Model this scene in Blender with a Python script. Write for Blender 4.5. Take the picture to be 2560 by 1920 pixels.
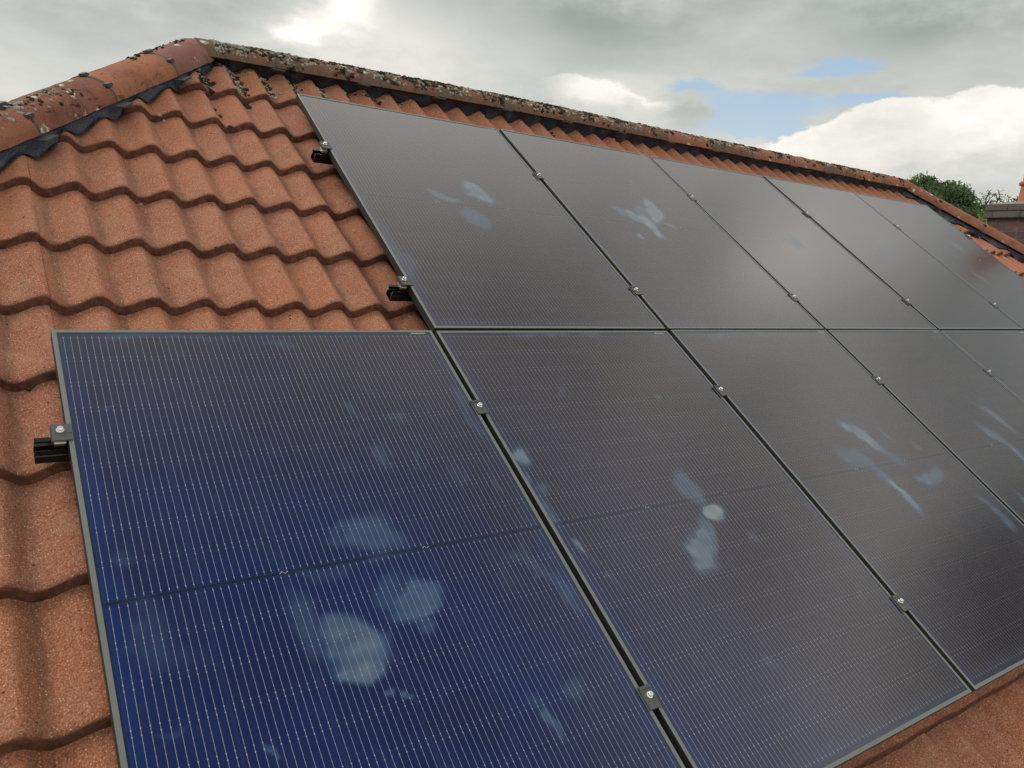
import bpy, bmesh, math, random
import numpy as np
from mathutils import Vector, Matrix, noise as mnoise
random.seed(7); rng = np.random.default_rng(7)
S = bpy.context.scene
for o in list(bpy.data.objects): bpy.data.objects.remove(o, do_unlink=True)
C = S.collection
R = math.radians
PITCH = R(35)
RX = Matrix.Rotation(PITCH, 4, 'X')            # roof frame (u along eave, v upslope, n out of roof) -> world
# ------------------------------------------------------------------ camera
cr = [(0.8157857910434742, -0.43873946202246444, 0.3768305024749785),
      (-0.03914522691785852, -0.6919489952725986, -0.7208843451957738),
      (0.5770278973679311, 0.5733360902673307, -0.5816567142686693)]
cam_d = bpy.data.cameras.new('camera'); cam = bpy.data.objects.new('camera', cam_d); C.objects.link(cam)
m3 = Matrix((Vector(cr[0]), -Vector(cr[1]), -Vector(cr[2]))).transposed().to_4x4()
cam.matrix_world = RX @ Matrix.Translation((-1.36804, -1.81876, 1.55001)) @ m3
cam_d.sensor_width = 36; cam_d.lens = 1975.5 / 2560 * 36
cam_d.clip_start = .02; cam_d.clip_end = 2000
S.camera = cam
# ------------------------------------------------------------------ node helpers
class NT:
    def __init__(s, tree): s.t = tree; s.n = tree.nodes; s.l = tree.links
    def new(s, typ, **kw):
        n = s.n.new(typ)
        for k, v in kw.items(): setattr(n, k, v)
        return n
    def link(s, a, b): s.l.new(a, b)
    def put(s, v, sock):
        if isinstance(v, bpy.types.NodeSocket): s.l.new(v, sock)
        elif v is not None:
            if sock.type == 'RGBA' and isinstance(v, (tuple, list)) and len(v) == 3: v = (*v, 1)
            sock.default_value = v
    def m(s, op, a, b=None, c=None, clamp=False):
        n = s.n.new('ShaderNodeMath'); n.operation = op; n.use_clamp = clamp
        for i, v in enumerate((a, b, c)):
            if v is not None: s.put(v, n.inputs[i])
        return n.outputs[0]
    def mix(s, f, a, b, mode='MIX'):
        n = s.n.new('ShaderNodeMix'); n.data_type = 'RGBA'; n.blend_type = mode
        s.put(f, n.inputs[0]); s.put(a, n.inputs[6]); s.put(b, n.inputs[7]); return n.outputs[2]
    def ss(s, x, lo, hi):
        n = s.n.new('ShaderNodeMapRange'); n.interpolation_type = 'SMOOTHSTEP'
        s.put(x, n.inputs[0]); s.put(lo, n.inputs[1]); s.put(hi, n.inputs[2]); return n.outputs[0]
    def noise(s, vec, scale, detail=4, rough=.55, dist=0):
        n = s.n.new('ShaderNodeTexNoise'); s.put(vec, n.inputs['Vector'])
        n.inputs['Scale'].default_value = scale; n.inputs['Detail'].default_value = detail
        n.inputs['Roughness'].default_value = rough; n.inputs['Distortion'].default_value = dist
        return n.outputs[0]
    def mapping(s, vec, scale=(1, 1, 1), loc=(0, 0, 0)):
        n = s.n.new('ShaderNodeMapping'); s.put(vec, n.inputs[0]); n.inputs['Scale'].default_value = scale
        n.inputs['Location'].default_value = loc; return n.outputs[0]
# ------------------------------------------------------------------ world: broken cloud over Nishita blue
SUN_EL, SUN_AZ = R(48), R(-38)                   # azimuth from +Y towards +X
W = bpy.data.worlds.new('World'); S.world = W; W.use_nodes = True
t = NT(W.node_tree); t.n.clear()
tc = t.new('ShaderNodeTexCoord'); D = tc.outputs['Generated']
sky = t.new('ShaderNodeTexSky', sky_type='NISHITA', sun_disc=False)
sky.sun_elevation = SUN_EL; sky.sun_rotation = SUN_AZ
sx = t.new('ShaderNodeSeparateXYZ'); t.link(D, sx.inputs[0])
X, Y, Z = sx.outputs
az0 = t.m('MULTIPLY', t.m('ARCTAN2', X, Y), 57.2958)
el0 = t.m('MULTIPLY', t.m('ARCSINE', Z), 57.2958)
Dm = t.mapping(D, (1, 1, 2.6))
n1 = t.noise(Dm, 7, 7, .56); n2 = t.noise(t.mapping(D, (1, 1, 2.2), (4, 2, 7)), 16, 6, .6)
n4 = t.noise(t.mapping(D, (1, 1, 1), (2, 8, 5)), 5.5, 3, .5)
n3 = t.noise(t.mapping(D, (1, 1, 1.6), (9, 5, 1)), 2.6, 4, .5)
az = t.m('ADD', az0, t.m('MULTIPLY', t.m('SUBTRACT', n1, .5), 9.0))
el = t.m('ADD', el0, t.m('MULTIPLY', t.m('SUBTRACT', n2, .5), 3.4))
def blob(a, e, sa, se, sl=0.0, azs=None, els=None):
    A = t.m('SUBTRACT', azs or az, a); E_ = t.m('SUBTRACT', els or el, e)
    if sl: E_ = t.m('SUBTRACT', E_, t.m('MULTIPLY', A, sl))
    q = t.m('ADD', t.m('POWER', t.m('ABSOLUTE', t.m('DIVIDE', A, sa)), 2), t.m('POWER', t.m('ABSOLUTE', t.m('DIVIDE', E_, se)), 2))
    return t.m('EXPONENT', t.m('MULTIPLY', q, -1))
def acc(base, items):
    for (amp, *b) in items:
        base = t.m('ADD', base, t.m('MULTIPLY', blob(*b), amp))
    return base
ramp = t.m('ADD', .64, t.m('MULTIPLY', t.ss(el0, 17, 46), .62))
L = acc(ramp, [
    (-.10, 10, 14, 8, 2.6, .15), (.06, 3, 8, 7, 3.5), (.05, 28, 11.5, 10, 2.5),
    (.50, 22.6, 16.2, 2.0, 1.4), (.50, 20.4, 14.3, 1.3, .8), (.16, 25, 14.5, 5, 2.2),
    (-.20, 41, 16.5, 7, 2.6), (-.10, 54, 17.5, 9, 1.8), (-.19, 61, 15.4, 6, 1.7), (-.08, 33, 18, 6, 2.5),
    (.16, 39.0, 12.0, 2.6, .9), (.10, 43, 12.6, 3, .9), (-.10, 36, 11.5, 2.0, 1.5),
    (-.10, 46.5, 10.6, 3.2, .8),
    (.16, 61.5, 9.0, 4.2, 1.6), (.22, 65.5, 10.4, 3.0, 1.5), (.10, 55, 7.6, 5, 1.2), (.02, 63, 6.4, 5, .9),
    # the upper sky the panels mirror
    (.42, 74, 33, 7, 4), (.26, 41, 52, 12, 8), (-.18, 88, 27, 7, 4), (-.75, 101, 24, 6, 5), (-.32, 78, 21, 7, 5), (.30, 75, 34, 4, 3), (.30, 110, 34, 6, 4), (-.35, 95, 38, 9, 5), (.25, 60, 44, 8, 5), (-.62, 92, 56, 18, 11), (.45, 109, 35, 5, 3.5), (.40, 75.5, 33.5, 2.5, 3), (-.28, 69, 38, 4, 3.5), (.22, 76, 27.5, 2, 2),
    (.22, 86, 52, 14, 6), (.25, 107, 35, 7, 4), (.0, 30, 76, 40, 5), (-.10, 66, 24, 8, 3)])
L = t.m('ADD', L, t.m('MULTIPLY', t.m('SUBTRACT', n1, .5), .26))
L = t.m('ADD', L, t.m('MULTIPLY', t.m('SUBTRACT', n3, .5), t.m('ADD', .30, t.m('MULTIPLY', t.ss(el0, 18, 30), 1.5))))
L = t.m('ADD', L, t.m('MULTIPLY', t.m('SUBTRACT', n2, .5), .26))
L = t.m('ADD', L, t.m('MULTIPLY', t.m('SUBTRACT', n4, .5), t.m('MULTIPLY', t.ss(el0, 19, 27), 1.3)))
# two heaped clouds with crisp sunlit tops
eF = t.m('ADD', el0, t.m('ADD', t.m('MULTIPLY', t.m('SUBTRACT', n2, .5), 2.2), t.m('MULTIPLY', t.m('SUBTRACT', n1, .5), 2.6)))
def heap(eb, azm, amp, depth):
    d = t.m('SUBTRACT', eb, eF); top = t.ss(d, 0, .30)
    return t.m('MULTIPLY', top, azm), t.m('MULTIPLY', t.m('MULTIPLY', t.m('MULTIPLY', top, t.m('EXPONENT', t.m('MULTIPLY', t.m('MAXIMUM', d, 0), -1 / depth))), azm), amp)
mA, aA = heap(t.m('ADD', 9.2, t.m('MULTIPLY', t.ss(az0, 51, 61), 2.6)), t.ss(az0, 49.5, 53), .34, 2.4)
mB, aB = heap(t.m('SUBTRACT', 12.9, t.m('MULTIPLY', t.ss(az0, 40, 46), 1.3)), t.m('MULTIPLY', t.ss(az0, 36, 38.5), t.m('SUBTRACT', 1, t.ss(az0, 44, 46.5))), .30, .9)
L = t.m('ADD', L, t.m('ADD', aA, aB))
d0 = t.new('ShaderNodeVectorMath', operation='DOT_PRODUCT'); t.link(D, d0.inputs[0]); d0.inputs[1].default_value = (.187, -.324, .927)
L = t.m('MULTIPLY', L, t.m('SUBTRACT', 1, t.m('MULTIPLY', t.ss(t.m('ADD', d0.outputs['Value'], t.m('MULTIPLY', t.m('SUBTRACT', n3, .5), .10)), .80, .975), .78)))
L = t.m('ADD', L, t.m('MULTIPLY', t.ss(t.m('MULTIPLY', Y, -1), .40, .85), .75))   # sky behind the photographer raised as added fill light
L = t.m('MAXIMUM', L, .16)
cool = t.mix(t.ss(L, .30, .90), (.90, 1.0, .96, 1), (1.03, 1.0, .93, 1))
cl = t.new('ShaderNodeVectorMath', operation='SCALE'); t.link(cool, cl.inputs[0]); t.link(t.m('MULTIPLY', L, 10.0), cl.inputs['Scale'])
blue = acc(0.0, [(1.15, 50.3, 11.0, 5.2, 1.15, .12), (1.0, 47, 12.4, 2.0, .55), (1.0, 55.2, 13.7, 2.6, .62, .10), (.9, 58.2, 11.4, 3.2, .55, .05), (.9, 52.3, 9.9, 2.2, .7)])
blue = t.m('SUBTRACT', blue, t.m('ADD', blob(45.5, 10.8, 3.6, .55), t.m('MULTIPLY', blob(53.5, 12.2, 1.6, .5), .5)))
blue = t.m('MULTIPLY', blue, t.m('SUBTRACT', 1, t.m('MULTIPLY', t.m('MAXIMUM', mA, mB), .85)))
bm_ = t.ss(t.m('ADD', blue, t.m('MULTIPLY', t.m('SUBTRACT', n2, .5), .75)), .22, .80)
sk = t.mix(.82, sky.outputs[0], t.mix(t.ss(el0, 8.5, 14.5), (5.4, 6.9, 8.2, 1), (4.3, 6.0, 8.0, 1)))
final = t.mix(t.m('MULTIPLY', bm_, .92), cl.outputs[0], sk)
bg = t.new('ShaderNodeBackground'); bg.inputs[1].default_value = .1; t.link(final, bg.inputs[0])
wo = t.new('ShaderNodeOutputWorld'); t.link(bg.outputs[0], wo.inputs[0])
# ------------------------------------------------------------------ sun behind thin cloud
sd = bpy.data.lights.new('sun', 'SUN'); sd.energy = 1.5; sd.angle = R(24); sd.color = (1, .95, .87)
so = bpy.data.objects.new('sun', sd); C.objects.link(so)
sdir = Vector((math.sin(SUN_AZ) * math.cos(SUN_EL), math.cos(SUN_AZ) * math.cos(SUN_EL), math.sin(SUN_EL)))
so.rotation_euler = sdir.to_track_quat('Z', 'Y').to_euler(); so.location = sdir * 30
S.view_settings.view_transform = 'Standard'; S.view_settings.look = 'None'
S.view_settings.exposure = 0; S.view_settings.gamma = 1
S.render.engine = 'CYCLES'; S.cycles.max_bounces = 6
# ------------------------------------------------------------------ object helpers
def tag(o, label=None, cat=None, group=None, kind=None):
    if label: o['label'] = label
    if cat: o['category'] = cat
    if group: o['group'] = group
    if kind: o['kind'] = kind
    return o
def empty(name, mat=None):
    o = bpy.data.objects.new(name, None); o.empty_display_size = .1; C.objects.link(o)
    if mat is not None: o.matrix_world = mat
    return o
def mesh_obj(name, verts, faces, mats, parent=None, mi=None, smooth=False, mat=None):
    me = bpy.data.meshes.new(name); me.from_pydata([tuple(v) for v in verts], [], [tuple(f) for f in faces])
    for m in (mats if isinstance(mats, (list, tuple)) else [mats]): me.materials.append(m)
    if mi is not None: me.polygons.foreach_set('material_index', mi)
    if smooth: me.polygons.foreach_set('use_smooth', [True] * len(me.polygons))
    me.update()
    o = bpy.data.objects.new(name, me); C.objects.link(o)
    if parent: o.parent = parent
    if mat is not None: o.matrix_world = mat
    return o
class MB:
    """collects shapes for one mesh"""
    def __init__(s): s.v = []; s.f = []; s.mi = []
    def add(s, V, F, mi=0):
        b = len(s.v); s.v += [tuple(p) for p in V]; s.f += [tuple(i + b for i in f) for f in F]; s.mi += [mi] * len(F)
    def box(s, lo, hi, bev=0.0, mi=0):
        x0, y0, z0 = lo; x1, y1, z1 = hi
        if bev <= 0:
            V = [(x, y, z) for z in (z0, z1) for y in (y0, y1) for x in (x0, x1)]
            s.add(V, [(0, 2, 3, 1), (4, 5, 7, 6), (0, 1, 5, 4), (2, 6, 7, 3), (0, 4, 6, 2), (1, 3, 7, 5)], mi); return
        b = bmesh.new(); bmesh.ops.create_cube(b, size=1)
        for v in b.verts: v.co = Vector(((x0 + x1) / 2 + v.co.x * (x1 - x0), (y0 + y1) / 2 + v.co.y * (y1 - y0), (z0 + z1) / 2 + v.co.z * (z1 - z0)))
        bmesh.ops.bevel(b, geom=list(b.edges), offset=bev, segments=2, affect='EDGES')
        b.verts.index_update(); s.add([v.co[:] for v in b.verts], [[v.index for v in f.verts] for f in b.faces], mi); b.free()
    def cyl(s, c, r, h, n=20, r2=None, mi=0, cap=True):
        r2 = r if r2 is None else r2
        V = [(c[0] + r * math.cos(2 * math.pi * i / n), c[1] + r * math.sin(2 * math.pi * i / n), c[2]) for i in range(n)]
        V += [(c[0] + r2 * math.cos(2 * math.pi * i / n), c[1] + r2 * math.sin(2 * math.pi * i / n), c[2] + h) for i in range(n)]
        F = [(i, (i + 1) % n, n + (i + 1) % n, n + i) for i in range(n)]
        if cap: F += [tuple(range(n, 2 * n)), tuple(range(n - 1, -1, -1))]
        s.add(V, F, mi)
    def lathe(s, c, prof, n=28, mi=0):
        V = [(c[0] + r * math.cos(2 * math.pi * i / n), c[1] + r * math.sin(2 * math.pi * i / n), c[2] + z) for r, z in prof for i in range(n)]
        F = [(k * n + i, k * n + (i + 1) % n, (k + 1) * n + (i + 1) % n, (k + 1) * n + i) for k in range(len(prof) - 1) for i in range(n)]
        s.add(V, F, mi)
    def tube(s, pts, radii, n=7, mi=0):
        base = len(s.v); rings = []
        for i, p in enumerate(pts):
            p = Vector(p); d = (Vector(pts[min(i + 1, len(pts) - 1)]) - Vector(pts[max(i - 1, 0)])).normalized()
            a = d.orthogonal().normalized(); b = d.cross(a)
            rings.append([p + (a * math.cos(2 * math.pi * k / n) + b * math.sin(2 * math.pi * k / n)) * radii[i] for k in range(n)])
        V = [v[:] for r in rings for v in r]
        F = [(i * n + k, i * n + (k + 1) % n, (i + 1) * n + (k + 1) % n, (i + 1) * n + k) for i in range(len(pts) - 1) for k in range(n)]
        s.add(V, F, mi)
    def build(s, name, mats, parent=None, smooth=False, mat=None):
        return mesh_obj(name, s.v, s.f, mats, parent, s.mi, smooth, mat)
def new_mat(name):
    m = bpy.data.materials.new(name); m.use_nodes = True
    t = NT(m.node_tree); b = t.n['Principled BSDF']; return m, t, b
def setb(b, **kw):
    for k, v in kw.items():
        k = k.replace('_', ' '); b.inputs[k].default_value = v if not (isinstance(v, tuple) and len(v) == 3) else (*v, 1)
def bump(t, b, h, strength=.5, dist=.002):
    n = t.new('ShaderNodeBump'); n.inputs['Strength'].default_value = strength; n.inputs['Distance'].default_value = dist
    t.put(h, n.inputs['Height']); t.link(n.outputs[0], b.inputs['Normal']); return n
def metal(name, col, rough=.4, met=1.0, nz=.1):
    m, t, b = new_mat(name)
    o = t.new('ShaderNodeTexCoord').outputs['Object']; n = t.noise(o, 60, 4)
    c = t.mix(t.m('MULTIPLY', n, nz), (*col, 1), tuple(x * .4 for x in col) + (1,))
    t.link(c, b.inputs['Base Color']); setb(b, Metallic=met); t.link(t.m('ADD', rough - .05, t.m('MULTIPLY', n, .15)), b.inputs['Roughness'])
    return m
# ------------------------------------------------------------------ materials
def tile_material(name, base, orange, sand, dark_amt=.5, lichen=.3, nose_dark=True, moss=.0):
    m, t, b = new_mat(name)
    P = t.new('ShaderNodeTexCoord').outputs['Object']
    rnd = t.new('ShaderNodeAttribute', attribute_name='rnd').outputs['Fac']
    big = t.noise(P, 2.3, 4); mid = t.noise(P, 11, 5, .6); fine = t.noise(P, 260, 3, .6); grain = t.noise(P, 620, 2, .6)
    mm_ = t.noise(P, 46, 5, .65)
    c = t.mix(t.ss(t.m('ADD', big, t.m('MULTIPLY', t.m('SUBTRACT', rnd, .5), .35)), .36, .64), (*base, 1), (*orange, 1))
    c = t.mix(t.m('MULTIPLY', t.ss(t.noise(P, 85, 3, .6), .44, .34), .45), c, tuple(x * .45 for x in base) + (1,))
    c = t.mix(t.m('MULTIPLY', t.ss(mid, .42, .68), .55), c, (*sand, 1))
    c = t.mix(t.m('MULTIPLY', rnd, .62), c, t.mix(1, c, (.70, .64, .62, 1), 'MULTIPLY'))
    c = t.mix(t.m('MULTIPLY', t.ss(fine, .50, .62), .55), c, tuple(min(1, x * 1.5) for x in sand) + (1,))
    c = t.mix(t.m('MULTIPLY', t.ss(fine, .46, .36), .5), c, tuple(x * .35 for x in base) + (1,))
    # grey-green algae stains
    st = t.m('MULTIPLY', t.ss(t.noise(t.mapping(P, (1, .55, 1)), 9, 6, .7), .60, .74), lichen)
    c = t.mix(st, c, (.145, .145, .105, 1))
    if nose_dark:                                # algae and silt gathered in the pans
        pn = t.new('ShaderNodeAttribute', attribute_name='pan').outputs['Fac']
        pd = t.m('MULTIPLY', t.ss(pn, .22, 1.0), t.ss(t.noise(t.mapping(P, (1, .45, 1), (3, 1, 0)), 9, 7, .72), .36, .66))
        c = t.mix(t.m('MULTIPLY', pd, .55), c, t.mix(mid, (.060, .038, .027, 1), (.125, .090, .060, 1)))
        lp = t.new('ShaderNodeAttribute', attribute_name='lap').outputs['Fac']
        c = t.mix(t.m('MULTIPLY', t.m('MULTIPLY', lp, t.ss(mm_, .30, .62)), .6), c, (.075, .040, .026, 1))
    # pale sand grains
    v = t.new('ShaderNodeTexVoronoi'); t.put(P, v.inputs['Vector']); v.inputs['Scale'].default_value = 190
    sel = t.m('GREATER_THAN', t.new('ShaderNodeSeparateColor').outputs[0], .5)
    sc = t.new('ShaderNodeSeparateColor'); t.link(v.outputs['Color'], sc.inputs[0])
    gr = t.m('MULTIPLY', t.m('LESS_THAN', v.outputs['Distance'], .30), t.m('GREATER_THAN', sc.outputs[0], .74))
    c = t.mix(t.m('MULTIPLY', gr, t.m('ADD', .25, t.m('MULTIPLY', sc.outputs[1], .7))), c, (.62, .44, .31, 1))
    # dark pinholes / dirt spots
    v2 = t.new('ShaderNodeTexVoronoi'); t.put(P, v2.inputs['Vector']); v2.inputs['Scale'].default_value = 42
    sc2 = t.new('ShaderNodeSeparateColor'); t.link(v2.outputs['Color'], sc2.inputs[0])
    ds = t.m('MULTIPLY', t.ss(t.m('ADD', v2.outputs['Distance'], t.m('MULTIPLY', t.m('SUBTRACT', mm_, .5), .5)), .16, .08), t.m('GREATER_THAN', sc2.outputs[0], .80))
    c = t.mix(t.m('MULTIPLY', ds, dark_amt), c, (.035, .016, .010, 1))
    if nose_dark:                                # unfaded clay and dirt on the cut front edge of each tile, plus shade put into the colour
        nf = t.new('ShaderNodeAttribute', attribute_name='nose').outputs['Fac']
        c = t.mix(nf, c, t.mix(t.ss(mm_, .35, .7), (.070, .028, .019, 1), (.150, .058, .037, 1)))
    t.link(c, b.inputs['Base Color'])
    setb(b, Roughness=.88, Specular_IOR_Level=.25)
    h = t.m('ADD', t.m('MULTIPLY', fine, .8), t.m('ADD', t.m('MULTIPLY', mm_, 1.2), t.m('MULTIPLY', grain, .35)))
    bump(t, b, h, .9, .005)
    return m
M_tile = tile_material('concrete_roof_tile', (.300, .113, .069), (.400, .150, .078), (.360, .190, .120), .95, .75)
def ridge_material(name, base, second, lich, dark, seed):
    m, t, b = new_mat(name)
    P = t.mapping(t.new('ShaderNodeTexCoord').outputs['Object'], (1, 1, 1), (seed, seed * .7, 0))
    big = t.noise(P, 7, 5, .6); fine = t.noise(P, 240, 3, .6); mid = t.noise(P, 30, 5, .65)
    c = t.mix(t.ss(big, .38, .62), (*base, 1), (*second, 1))
    c = t.mix(t.m('MULTIPLY', t.ss(fine, .5, .7), .35), c, (.42, .26, .18, 1))
    dk = t.m('MULTIPLY', t.ss(t.noise(t.mapping(P, (.6, 1.4, 1)), 24, 5, .7), .56, .66), dark)
    c = t.mix(dk, c, (.03, .016, .012, 1))
    v = t.new('ShaderNodeTexVoronoi'); v.inputs['Scale'].default_value = 17
    wp = t.new('ShaderNodeVectorMath', operation='ADD'); t.put(P, wp.inputs[0])
    ns = t.new('ShaderNodeTexNoise'); t.put(P, ns.inputs['Vector']); ns.inputs['Scale'].default_value = 40; ns.inputs['Detail'].default_value = 4
    sv = t.new('ShaderNodeVectorMath', operation='SCALE'); t.link(ns.outputs['Color'], sv.inputs[0]); sv.inputs['Scale'].default_value = .045
    t.link(sv.outputs[0], wp.inputs[1]); t.link(wp.outputs[0], v.inputs['Vector'])
    sc = t.new('ShaderNodeSeparateColor'); t.link(v.outputs['Color'], sc.inputs[0])
    lm = t.m('MULTIPLY', t.ss(v.outputs['Distance'], .36, .26), t.m('GREATER_THAN', sc.outputs[0], 1 - lich))
    lm = t.m('MULTIPLY', lm, t.ss(mid, .38, .55))
    c = t.mix(lm, c, t.mix(sc.outputs[1], (.50, .50, .43, 1), (.56, .55, .36, 1)))
    t.link(c, b.inputs['Base Color']); setb(b, Roughness=.9, Specular_IOR_Level=.2)
    h = t.m('ADD', t.m('MULTIPLY', fine, .6), t.m('ADD', t.m('MULTIPLY', mid, 1.5), t.m('MULTIPLY', t.m('SUBTRACT', lm, dk), .6)))
    bump(t, b, h, .8, .005)
    return m
M_rA = ridge_material('weathered_ridge_clay', (.145, .056, .042), (.215, .085, .056), .48, .95, 0)
M_rB = ridge_material('orange_ridge_clay', (.215, .086, .052), (.31, .122, .064), .14, .6, 3)
M_rC = ridge_material('purple_ridge_clay', (.19, .085, .070), (.22, .115, .090), .16, .35, 6)
M_rD = ridge_material('mossy_ridge_clay', (.17, .075, .050), (.115, .078, .056), .50, 1.0, 9)
M_rE = ridge_material('plain_ridge_clay', (.20, .080, .052), (.27, .110, .070), .18, .5, 12)
# membrane under ridges and hips
M_flash, t, b = new_mat('ribbed_membrane')
P = t.new('ShaderNodeTexCoord').outputs['Object']
w = t.noise(t.mapping(P, (1, .25, 1)), 130, 3, .5, .3); g = t.noise(P, 14, 4)
t.link(t.mix(t.ss(g, .45, .72), (.010, .016, .034, 1), (.045, .060, .085, 1)), b.inputs['Base Color'])
setb(b, Roughness=.42, Specular_IOR_Level=.5); bump(t, b, t.m('ADD', w, t.m('MULTIPLY', g, .6)), 1, .006)
M_clip = metal('grey_plastic_clip', (.045, .052, .056), .6, 0.0, .5)
M_frame = metal('anodised_frame', (.160, .178, .170), .46, .45, .25)
M_frame_shade = metal('anodised_side_shade', (.016, .017, .016), .6, .0, .3)  # near-black sides put the shade of the panel gaps into the colour
M_rail = metal('black_rail', (.012, .013, .015), .25, .6, .3)
M_alu = metal('bare_aluminium', (.72, .71, .68), .32, 1.0, .25)
M_bolt = metal('stainless_steel', (.80, .79, .77), .25, .9, .15)
M_clamp = metal('dark_clamp', (.085, .092, .088), .45, .35, .5)
M_label, t, b = new_mat('white_label'); setb(b, Base_Color=(.34, .36, .38), Roughness=.4)
# solar cell sheet under glass
PW, PH, GU, GV = 1.134, 1.690, .020, .012
M_cell, t, b = new_mat('solar_cells_under_glass')
P = t.new('ShaderNodeTexCoord').outputs['Object']
sp = t.new('ShaderNodeSeparateXYZ'); t.link(P, sp.inputs[0]); x, y = sp.outputs[0], sp.outputs[1]
MX = .0155; CWID = (PW - 2 * MX) / 6                     # cell pitch across
xc = t.m('DIVIDE', t.m('SUBTRACT', x, MX), CWID); cf = t.m('MULTIPLY', t.m('FRACT', xc), CWID)
inx = t.m('MULTIPLY', t.m('GREATER_THAN', x, MX), t.m('LESS_THAN', x, PW - MX))
bp = (CWID - .0018) / 11
lf = t.m('MULTIPLY', t.m('ABSOLUTE', t.m('SUBTRACT', t.m('FRACT', t.m('DIVIDE', t.m('SUBTRACT', cf, .0009), bp)), .5)), bp)
# vertical: mirrored about mid line
MY = .024; MID = .0048; RH = (PH / 2 - MID - MY) / 9
yy = t.m('SUBTRACT', t.m('ABSOLUTE', t.m('SUBTRACT', y, PH / 2)), MID)
yr = t.m('DIVIDE', yy, RH); yf = t.m('MULTIPLY', t.m('FRACT', yr), RH)
iny = t.m('MULTIPLY', t.m('GREATER_THAN', yy, 0.0), t.m('LESS_THAN', yy, RH * 9))
inside = t.m('MULTIPLY', inx, iny)
edge = t.m('MINIMUM', yf, t.m('SUBTRACT', RH, yf))       # distance to nearest cell end
line = t.m('LESS_THAN', lf, .00040)
beads = t.m('MULTIPLY', t.m('LESS_THAN', t.m('ABSOLUTE', t.m('SUBTRACT', t.m('FRACT', t.m('DIVIDE', yf, .0152)), .5)), .06), t.m('LESS_THAN', lf, .0006))
dots = t.m('MULTIPLY', t.m('LESS_THAN', t.m('ABSOLUTE', t.m('SUBTRACT', edge, .0065)), .0013), t.m('LESS_THAN', lf, .0012))
silver = t.m('MULTIPLY', t.m('MAXIMUM', t.m('MAXIMUM', line, beads), dots), inside)
xe = t.m('MINIMUM', cf, t.m('SUBTRACT', CWID, cf))
# half-cell chamfer corners: only on every second boundary
gapx = t.m('LESS_THAN', xe, .0011)
gapy = t.m('LESS_THAN', edge, .0007)
chx = t.m('LESS_THAN', t.m('ADD', xe, edge), .0085)
gap = t.m('MAXIMUM', t.m('MAXIMUM', gapx, gapy), chx)
seam = t.m('MULTIPLY', t.m('LESS_THAN', t.m('ABSOLUTE', t.m('SUBTRACT', xe, .0020)), .0005), inside)
fing = t.m('MULTIPLY', t.m('LESS_THAN', t.m('FRACT', t.m('DIVIDE', yf, .0013)), .18), .25)
orn = t.new('ShaderNodeObjectInfo').outputs['Random']
hue = t.noise(P, 1.7, 3); ncell = t.new('ShaderNodeTexWhiteNoise', noise_dimensions='2D')
cv = t.new('ShaderNodeCombineXYZ'); t.put(t.m('FLOOR', xc), cv.inputs[0]); t.put(t.m('FLOOR', t.m('DIVIDE', y, RH)), cv.inputs[1]); t.link(cv.outputs[0], ncell.inputs['Vector'])
cellc = t.mix(t.ss(hue, .35, .7), (.0016, .0125, .078, 1), (.0035, .0080, .052, 1))
cellc = t.mix(t.m('MULTIPLY', ncell.outputs['Value'], .22), cellc, (.006, .008, .036, 1))
ed = t.m('MINIMUM', t.m('MINIMUM', x, t.m('SUBTRACT', PW, x)), t.m('MULTIPLY', t.m('MINIMUM', y, t.m('SUBTRACT', PH, y)), 1.3))
edb = t.m('MULTIPLY', t.ss(t.m('ADD', ed, t.m('MULTIPLY', t.m('SUBTRACT', t.noise(P, 5, 4), .5), .12)), .075, .015), .42)   # clearer blue rim of the coating
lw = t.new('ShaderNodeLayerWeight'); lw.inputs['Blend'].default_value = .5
cellc = t.mix(edb, cellc, (.0015, .024, .13, 1))
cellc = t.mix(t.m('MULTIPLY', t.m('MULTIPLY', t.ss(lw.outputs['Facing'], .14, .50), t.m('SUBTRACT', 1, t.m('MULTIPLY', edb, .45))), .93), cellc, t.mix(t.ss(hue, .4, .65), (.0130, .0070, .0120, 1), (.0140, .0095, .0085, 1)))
cellc = t.mix(t.m('MULTIPLY', fing, .10), cellc, (.2, .22, .30, 1))
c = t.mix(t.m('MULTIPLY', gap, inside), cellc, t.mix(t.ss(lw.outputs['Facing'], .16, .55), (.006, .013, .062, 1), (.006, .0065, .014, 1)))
c = t.mix(t.m('MULTIPLY', seam, .30), c, (.05, .06, .16, 1))
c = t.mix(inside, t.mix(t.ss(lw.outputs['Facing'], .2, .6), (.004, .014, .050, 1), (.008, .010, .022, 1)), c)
# centre bus ribbon
rib = t.m('MULTIPLY', t.m('LESS_THAN', t.m('ABSOLUTE', t.m('SUBTRACT', y, PH / 2)), .0022), inx)
c = t.mix(t.m('MULTIPLY', rib, .7), c, (.0045, .006, .014, 1))
# dried smears (painted as a mesh attribute so that they keep their own shapes)
sm = t.new('ShaderNodeAttribute', attribute_name='smear').outputs['Fac']
smn = t.noise(P, 34, 5, .65); sm2 = t.m('MULTIPLY', sm, t.m('ADD', .72, t.m('MULTIPLY', smn, .5)))
c = t.mix(t.m('MINIMUM', t.m('MULTIPLY', sm2, .62), .75), c, t.mix(t.ss(sm, .40, 1.0), (.085, .175, .28, 1), (.27, .33, .35, 1)))
c = t.mix(t.m('MULTIPLY', silver, t.m('SUBTRACT', 1, t.m('MULTIPLY', sm, .4))), c, t.mix(t.ss(lw.outputs['Facing'], .25, .62), (.25, .26, .30, 1), (.14, .14, .14, 1)))
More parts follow.
